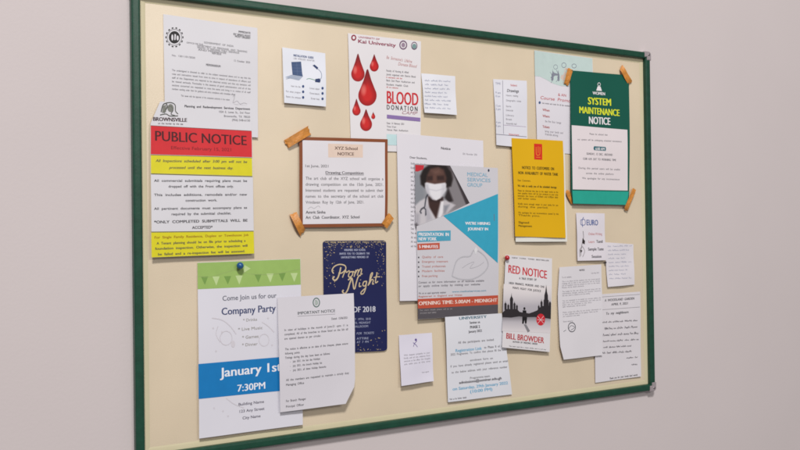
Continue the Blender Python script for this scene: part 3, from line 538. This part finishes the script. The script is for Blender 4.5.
# 15 invitation
p = Sheet('seminar_invitation', 'white invitation sheet with black and light blue centred text below the medical poster', 'invitation',
          [(445.0, 317.0), (501.5, 313.2), (512.0, 394.3), (448.0, 402.2)], [.0145, .0145, .005, .007], paper(222, 220, 226), .0006, seed=15)
LB = ink(110, 172, 206)
p.part('heading_text', [('text', ink(100, 128, 144), [('UNIVERSITY', 459, 487, 318.4, 2.6, BB)]), ('text', BK, [('Seminar on', 469.6, 480, 322.6, 1.8, B), ('PHASE 2', 470, 480, 327.2, 2.0, BB), ('January 2022', 468.4, 482, 331.6, 1.8, B)])])
p.part('body_text', [('text', GY, [('All the participants are invited', 458, 494, 342.6, 1.7, {'bold': .004}), ('to Phase II of our', 484, 505, 347.4, 1.7, {'bold': .01}), ('2022 Programme. To confirm that please fill the online', 450.5, 508.5, 354.6, 1.6), ('enrolment form on', 470, 493, 360.2, 1.6), ('If you have already registered please send an email', 450.5, 508.5, 366.4, 1.6), ('to the below address with your reference number', 451.5, 508, 372.4, 1.6), ('Programme team', 470, 490, 378, 1.6)]),
    ('text', BK, [('admissions@seminar.edu.gh', 459, 502, 382.6, 2.0, {'bold': .02}), ('Visit us for further details', 449.5, 466.5, 399.2, 1.3)]), ('text', LB, [('Registration Link', 455.5, 482, 350.6, 2.8, B), ('on Saturday, 29th January 2022', 452.5, 508.5, 389.0, 2.8, B), ('(10:00 PM)', 470, 492.5, 391.6, 2.8, B)])])
# 16 yellow notice with the white sheet under it
p = Sheet('white_backing_sheet', 'white sheet almost hidden behind the yellow notice, showing as a strip at its bottom', 'paper',
          [(514, 150), (564.5, 152), (567.2, 241.6), (516, 241.8)], [.0075, .0075, .009, .009], paper(226, 222, 214), 0, seed=16)
p = Sheet('yellow_notice', 'bright yellow notice with small red emblem at its top centre', 'notice',
          [(511.8, 138), (563.0, 140.8), (565.6, 238), (515.2, 236.4)], [.0095, .0095, .012, .012], mat('paper_yellow', (218, 170, 14), .5, .02, 9, .08), .001, .0005, seed=17)
p.part('emblem', [('poly', ink(206, 44, 30), [[(534, 143.6), (542, 144.1), (542.2, 159.8), (534.2, 159.4)]]), ('line', ink(228, 150, 50), [(.7, [(536, 147), (536.3, 154), (537.8, 155.2), (539.7, 154), (539.9, 147)]), (.6, [(538, 146.5), (538.1, 153)], 1), (.5, [(536, 157.2), (540.4, 157.4)], 1)], .0003)])
p.part('heading_text', [('text', ink(84, 70, 16), [('NOTICE TO CUSTOMERS ON', 522, 554, 167.4, 2.1, BB), ('NON AVAILABILITY OF WATER TANK', 518.2, 558, 172.6, 2.1, {'bold': .03})])])
p.part('body_text', [('text', ink(104, 86, 22), [('Dear Customers,', 517.6, 530.5, 180.2, 1.3), ('We wish to notify you of the scheduled shortage', 517.6, 556.5, 185.6, 1.6, BB)]+lines(517.8, 558, 190.4, 2.6, 1.35, ['Please be informed that due to the repair works on the', 'main pipeline there will be low pressure in your area', 'between the hours of 8.00am and 6.00pm daily', 'until further notice.'], {}, [None, None, None, 536])+[('Kindly store enough water in your tanks for use', 518, 558, 203.6, 1.35), ('during the period.', 518, 548, 206.4, 1.35), ('We apologise for any inconvenience caused by this', 518.2, 558.5, 212.4, 1.35), ('Thank you.', 518.2, 540, 215, 1.35), ('Signed', 518.4, 529, 222.2, 1.5, B), ('Management', 518.4, 532, 225.6, 1.5, B)])])
# 17 red notice flyer
p = Sheet('red_notice_flyer', 'RED NOTICE flyer with black tower silhouettes and red lettering, tilted slightly', 'flyer',
          [(505.4, 254.6), (552.2, 258.4), (549.6, 352), (501.8, 347.4)], [.009, .008, .011, .0175], paper(222, 216, 218), .001, seed=18)
def mist(x, y):
    t = max(0, min(1, (y-284)/22)); c = blend((222, 216, 218), (176, 172, 180), t*t)
    c = blend(c, (120, 116, 122), max(0, 1-abs(y-317)/5)*.75)
    return blend(c, (216, 210, 214), max(0, min(1, (y-319)/12)))
p.image('misty_ground', [(503.6, 284), (551.1, 286), (550.3, 333), (502.0, 331)], mist, 1.4)
def dome_tower(x, base, top, w_):
    """tower silhouette: shaft, bulb and needle"""
    h = base-top; a = w_/2
    return [(x-a, base), (x-a, top+.48*h), (x-a*1.15, top+.42*h), (x-a*.95, top+.33*h), (x-a*.3, top+.22*h), (x-a*.12, top+.12*h), (x, top), (x+a*.12, top+.12*h), (x+a*.3, top+.22*h), (x+a*.95, top+.33*h), (x+a*1.15, top+.42*h), (x+a, top+.48*h), (x+a, base)]
SKY = ink(44, 40, 44)
p.part('skyline', [('poly', SKY, [[(502.4, 312.6), (504, 311), (506, 309), (517, 309), (519.4, 311.8), (523, 312.6), (529, 313.4), (533, 312), (537, 310.4), (539, 308), (541.4, 306), (551, 306), (550.7, 319), (546, 318.2), (541, 318.6), (535, 317), (527, 317.2), (519, 316.4), (511, 317.6), (502.3, 317.2)]], .0005),
    ('poly', SKY, [dome_tower(505.4, 310, 300.6, 2.2), dome_tower(508.2, 310, 303, 1.9), dome_tower(511.4, 310, 292.6, 3.0), dome_tower(514.4, 310, 300.6, 2.0), dome_tower(516.8, 310.4, 303.6, 1.8)], .0007),
    ('poly', SKY, [dome_tower(538.6, 311, 304, 1.6), dome_tower(541.4, 309, 298.6, 2.0), [(543.4, 308), (543.5, 300), (544.1, 299.4), (544.3, 295), (545.2, 291.6), (546.1, 284.6), (546.9, 291.8), (547.8, 295.4), (547.9, 299.6), (548.6, 300.4), (548.6, 308)], [(548.6, 308), (548.8, 303), (549.8, 301), (551, 303), (550.9, 309)]], .0009)], whole=True)
p.part('walking_figure', [('poly', ink(26, 24, 28), [ell(524.3, 308.6, 1.1, 1.5, 10), [(522.6, 310.2), (526.1, 310.4), (527, 318), (526.4, 323.6), (525, 323.8), (524.4, 320), (523.4, 324), (522, 323.6), (522.2, 317)]], .0003), ('poly', ink(130, 128, 134), [[(523.6, 324.4), (526, 324.2), (530, 331), (527.6, 332.4)]], .0003)])
p.part('title_text', [('text', RED, [('RED NOTICE', 508.4, 547.0, 268.6, 7.4, {'bold': .016, 'rise': -2.8})]), ('text', ink(180, 36, 46), [('BILL BROWDER', 506.3, 544.2, 335.6, 5.4, {'bold': .018, 'rise': -1.2})])])
p.part('subtitle_text', [('text', BK, [('A TRUE STORY OF', 519, 536.5, 278.2, 1.5, B), ('HIGH FINANCE, MURDER AND ONE', 509, 544.5, 282.8, 1.6, {'bold': .02, 'rise': -1}), ('MAN\'S FIGHT FOR JUSTICE', 512.6, 541, 287.6, 1.6, {'bold': .02, 'rise': -1}), ('NEW YORK TIMES BESTSELLER', 512, 549, 257.6, .9), ('AUTHOR OF FREEZING ORDER', 512.6, 537.5, 341.6, 1.2, B), ('This book reads like a classic thriller and it is all true', 509, 546, 346, .8)])])
p.part('round_badge', [('poly', ink(196, 40, 52), [ell(540.6, 319.6, 4.4, 6.0, 16)], .0004), ('line', WH, [(.4, [(537.5, 316), (543.5, 323.5)], 1), (.4, [(543.5, 316), (537.7, 323.5)], 1), (.35, [(537, 319.7), (544, 320)], 1)], .0006)])
# 18 typed letter with stamp
p = Sheet('stamped_letter', 'white typed letter with round ink stamp below its text, right side of the board', 'letter',
          [(559.2, 267.2), (601.3, 264.4), (602.4, 355.2), (563.4, 359.6)], [.005, .005, .010, .010], paper(218, 212, 216), .001, .001, seed=19,
          lo=lambda t: -.075*max(0, (1-t)/.14-0)*0 - (.07*min(1, t/.3)*min(1, (1-t)/.15)))
p.part('body_text', [('text', BK, [('NOTICE', 579.4, 584.6, 270.2, 1.2, BB)]), ('text', LG, [('12th May 2021', 591, 599, 273.2, 1.0), ('To all residents,', 562, 571.6, 277.4, 1.1)]+lines(562, 600, 281.6, 2.0, .95, ['This is to inform all the residents that the annual general', 'meeting will be held in the community hall on Sunday', 'and all members must be present to vote on the items.', 'Minutes will be shared afterwards.'], {}, [None, None, None, 584])+
   lines(562.2, 600.6, 291.6, 2.0, .95, ['The budget for this year will be discussed along with the', 'maintenance charges, parking and security concerns', 'that were raised by residents at the last meeting.'], {}, [None, None, 590])+lines(562.4, 600.8, 300.8, 2.0, .95, ['You are requested to be seated ten minutes before the', 'start and to carry your membership card with you so', 'entry can be recorded at the door.', 'Light refreshments will be served.'], {}, [None, None, 592, 586])+
   lines(562.8, 601, 312.4, 2.0, .95, ['Please contact the office for any further information or', 'to place additional items on the agenda. Thank you for', 'your cooperation in this matter.', ], {}, [None, 598, 580])+[('Secretary', 563, 573, 321.6, 1.1)])])
p.part('ink_stamp', [('line', ink(70, 72, 80), [ring(571.8, 327.2, 3.6, 4.6, .9), (.5, [(568.4, 329), (571.2, 325.6), (574.6, 327.4), (571, 330)]), (.5, [(566, 330), (563.4, 331.6)], 1)])])
# 19 language flyer, 20 note
p = Sheet('handwritten_note', 'small white handwritten note on the right, tucked beside the flyer with the plant drawing', 'note',
          [(604.5, 242.2), (633.4, 244.2), (634.8, 284.6), (608, 287)], [.002, .002, .007, .007], paper(220, 213, 218), 0, seed=20)
p.part('handwriting', [('line', HI, sum([scribble(607.6+.2*k, 631.5-(k*5 % 4)*2, 246.6+4.0*k, 1.1, 90+k, .28, -.03) for k in range(9)], []))])
p = Sheet('plant_flyer', 'small white flyer with blue lettering and a thin dark plant drawing, right side', 'flyer',
          [(576.3, 212.8), (604.6, 213.4), (605.8, 260.2), (577.6, 260.8)], [.005, .005, .009, .009], paper(222, 214, 220), 0, seed=21)
p.part('title_text', [('text', ink(70, 92, 150), [('EURO', 586.5, 598, 222.4, 5.2, {'bold': .02})]), ('line', ink(70, 92, 150), [(.8, [(583.6, 217), (582, 221), (582.6, 227)]), (.7, [(580.6, 220), (584.6, 219.6), (585, 224.5), (581, 224.6), (580.6, 220)])])])
p.part('plant_drawing', [('line', ink(74, 64, 58), [(.6, [(583, 231), (583.4, 238), (581.6, 246), (580.6, 256)]), (.5, [(582, 247), (579.6, 250), (579.8, 257)]), (.45, [(582, 246), (584.6, 251), (582.6, 257)])]), ('poly', ink(50, 44, 44), [[(582.6, 238), (585, 241), (584.6, 244.4), (582, 243)], [(580, 249.6), (582.4, 250.6), (580.6, 253.4)]])])
p.part('body_text', [('text', ink(196, 130, 130), [('Online Writing', 588.4, 602, 233.8, 1.9), ('Learn', 588.6, 594.4, 241.6, 1.9)]), ('text', ink(80, 78, 86), [('Tamil', 596.2, 602.6, 241.4, 2.1, B), ('Sample Taste', 588, 603.6, 249, 2.2, B), ('Session', 591.6, 601.4, 256.4, 2.1, B)])])
# 21 handwritten list
p = Sheet('handwritten_letter', 'white sheet of black handwriting in the bottom right corner of the board', 'letter',
          [(593, 294.8), (640.0, 291.6), (640.8, 376.4), (595.4, 382.8)], [.002, .002, .004, .004], paper(218, 211, 215), .0005, seed=22)
HB = ink(84, 80, 88)
p.part('ruled_line', [('line', GY, [(.35, [(601.5, 297.0), (639.8, 294.3)], 1), (.35, [(601.5, 309.8), (639.9, 307)], 1)])])
p.part('heading_text', [('text', BK, [('A WOODLAND GARDEN', 604.5, 634.5, 300.4, 1.8, {'bold': .015, 'shear': .2}), ('APRIL 9, 2021', 611, 628, 304.4, 1.7, {'bold': .01, 'shear': .2}), ('To my neighbours', 606, 628.6, 313.6, 1.9, {'bold': .015, 'shear': .2}), ('Thank you for your lovely kind words', 609.5, 637.5, 378.4, 1.4, {'bold': .01, 'shear': .2})])])
p.part('handwriting', [('line', HB, sum([scribble(a, b, y, am, 120+int(y), .42, -.06) for a, b, y, am in ((602.5, 638.6, 322.6, 1.3), (604.5, 638.4, 329, 1.8), (603, 638.6, 335.4, 1.9), (603, 638.6, 341.6, 1.3), (603.4, 633, 347.6, 1.3), (601, 632.6, 353.4, 1.5), (626.5, 637, 358, 1.2), (631.6, 639, 364.6, 1.6))], []))])
# 22 small card
p = Sheet('small_typed_card', 'tiny white card with small purple emblem alone at the lower middle of the board', 'card',
          [(398.8, 335.2), (431.8, 332.8), (433.6, 381), (401.4, 386)], [.003, .003, .013, .014], paper(216, 210, 222), 0, .001, seed=23)
p.part('emblem', [('line', ink(96, 80, 140), [(.6, [(415, 339), (416.6, 341), (414.4, 343.6), (413.4, 346.6)]), (.6, [(413, 342.6), (415.6, 344.6), (417.4, 347)])]), ('poly', ink(96, 80, 140), [ell(415.8, 339.8, 1.1, 1.3, 10)])])
p.part('body_text', [('text', LG, [('With deepest sympathy to your', 403.8, 430, 355.2, 1.2), ('family and all the relatives from', 403.8, 430, 358.2, 1.2), ('everyone at the office. Our thoughts', 404, 430.2, 361.2, 1.2), ('are with you at this time', 404.2, 430.2, 364.2, 1.2), ('Kind regards', 422, 429, 372.4, 1.0)])])
# ------------------------------------------------------------------ tape
def tape(label, quad, zc, group, seed, ends=.0012):
    """quad: two corners of one short end, then the two of the other; the middle rides over the paper corner"""
    R = random.Random(seed); a0, a1, b1, b0 = quad; V = []; F = []; n = 14; mcols = 5
    for back in (0, 1):
        for i in range(n+1):
            t = i/n; z = ends+(zc-ends)*math.sin(math.pi*min(max(t, 0), 1))**.6
            for j in range(mcols+1):
                s_ = j/mcols; R2 = random.Random(seed*100+j+(1000 if i else 0)); jag = R2.uniform(-.035, .035) if i in (0, n) else 0
                tt = t+jag
                x = (a0[0]*(1-s_)+a1[0]*s_)*(1-tt)+(b0[0]*(1-s_)+b1[0]*s_)*tt; y = (a0[1]*(1-s_)+a1[1]*s_)*(1-tt)+(b0[1]*(1-s_)+b1[1]*s_)*tt
                P = unproj(x, y, z); P.y += .0003 if back else -.0005*math.sin(11*t+seed)-.0003*math.sin(7*s_+5*t); V.append(P)
    m_ = mcols+1; N = (n+1)*m_
    for i in range(n):
        for j in range(mcols):
            a = i*m_+j; F.append((a, a+m_, a+m_+1, a+1)); F.append((N+a, N+a+1, N+a+m_+1, N+a+m_))
    for i in range(n):
        for j in (0, mcols): a = i*m_+j; F.append((a, a+m_, N+a+m_, N+a))
    for j in range(mcols):
        for i in (0, n): a = i*m_+j; F.append((a, a+1, N+a+1, N+a))
    o = link('tape_strip', V, F, [TAPE]); tag(o, label, 'tape', group)
    c = sum((Vector(v) for v in V), Vector())/len(V); o.data.transform(Matrix.Translation(-c)); o.location = c
    bm = bmesh.new(); bm.from_mesh(o.data); bmesh.ops.recalc_face_normals(bm, faces=bm.faces[:]); bm.to_mesh(o.data); bm.free()
    return o
g1 = 'tape strips on the brown bordered notice'; g2 = 'tape strips on the green notice'
tape('tan tape strip across the top left corner of the brown bordered notice', [(284.2, 140.2), (287.4, 148.6), (311, 134.4), (307.6, 126.2)], .0100, g1, 1, .003)
tape('tan tape strip across the bottom left corner of the brown bordered notice', [(290, 215.2), (296.6, 212), (305.4, 229.8), (300.4, 236)], .0125, g1, 2, .004)
tape('small tan tape strip across the bottom right corner of the brown bordered notice', [(381.6, 223.4), (387.2, 228.4), (394, 218.4), (388.6, 213)], .0125, g1, 3, .009)
tape('tan tape strip on the top left corner of the green notice', [(563.9, 83.4), (568.4, 85.4), (573, 70.2), (568.0, 67.8)], .0105, g2, 4, .006)
tape('tan tape strip on the top right corner of the green notice', [(619.8, 69), (622.6, 64.8), (632.4, 81.2), (628.6, 85.4)], .0105, g2, 5, .004)
tape('tan tape strip on the bottom right corner of the green notice', [(633, 187.8), (635.8, 190.6), (627.4, 211.8), (624, 209)], .0150, g2, 6, .006)
tape('short tape strip mostly tucked behind the bottom left corner of the green notice', [(565, 191.5), (568.4, 189.6), (576, 201.8), (571.6, 204.6)], .0065, g2, 7, .004)
# ------------------------------------------------------------------ pins
def pin(label, px, py, z, r, rgb):
    c = unproj(px, py, z); e = bpy.data.objects.new('push_pin', None); COL.objects.link(e); e.location = c; tag(e, label, 'push pin', 'round headed push pins')
    def lathe(name, prof, m_):
        V = []; F = []; n = 20
        for d, rr_ in prof:
            for k in range(n): V.append((c.x+rr_*math.cos(2*math.pi*k/n), c.y-d, c.z+rr_*math.sin(2*math.pi*k/n)))
        for q in range(len(prof)-1):
            for k in range(n): F.append((q*n+k, q*n+(k+1) % n, (q+1)*n+(k+1) % n, (q+1)*n+k))
        F.append(tuple(range(n-1, -1, -1))); F.append(tuple(range((len(prof)-1)*n, len(prof)*n)))
        return link(name, V, F, [m_], None, e, True)
    cy = r*1.15
    lathe('head', [(cy-r*math.cos(a), max(r*math.sin(a), .0003)) for a in [math.pi*k/12 for k in range(13)]], mat('pin_%d' % rgb[0], rgb, .25, .03, 30, spec=.6))
    lathe('needle', [(-z-.004, .0002), (-z, .0006), (r*.4, .0006)], SCREW)
pin('round blue push pin in the green bunting strip of the party flyer', 238.8, 265.6, .0045, .0078, (28, 84, 138))
pin('round red push pin at the top left corner of the red notice flyer', 505.4, 257.8, .0075, .0066, (176, 34, 44))
pin('tiny dark push pin beside the lower right corner of the plant flyer', 604.6, 262.4, .003, .0032, (52, 46, 50))
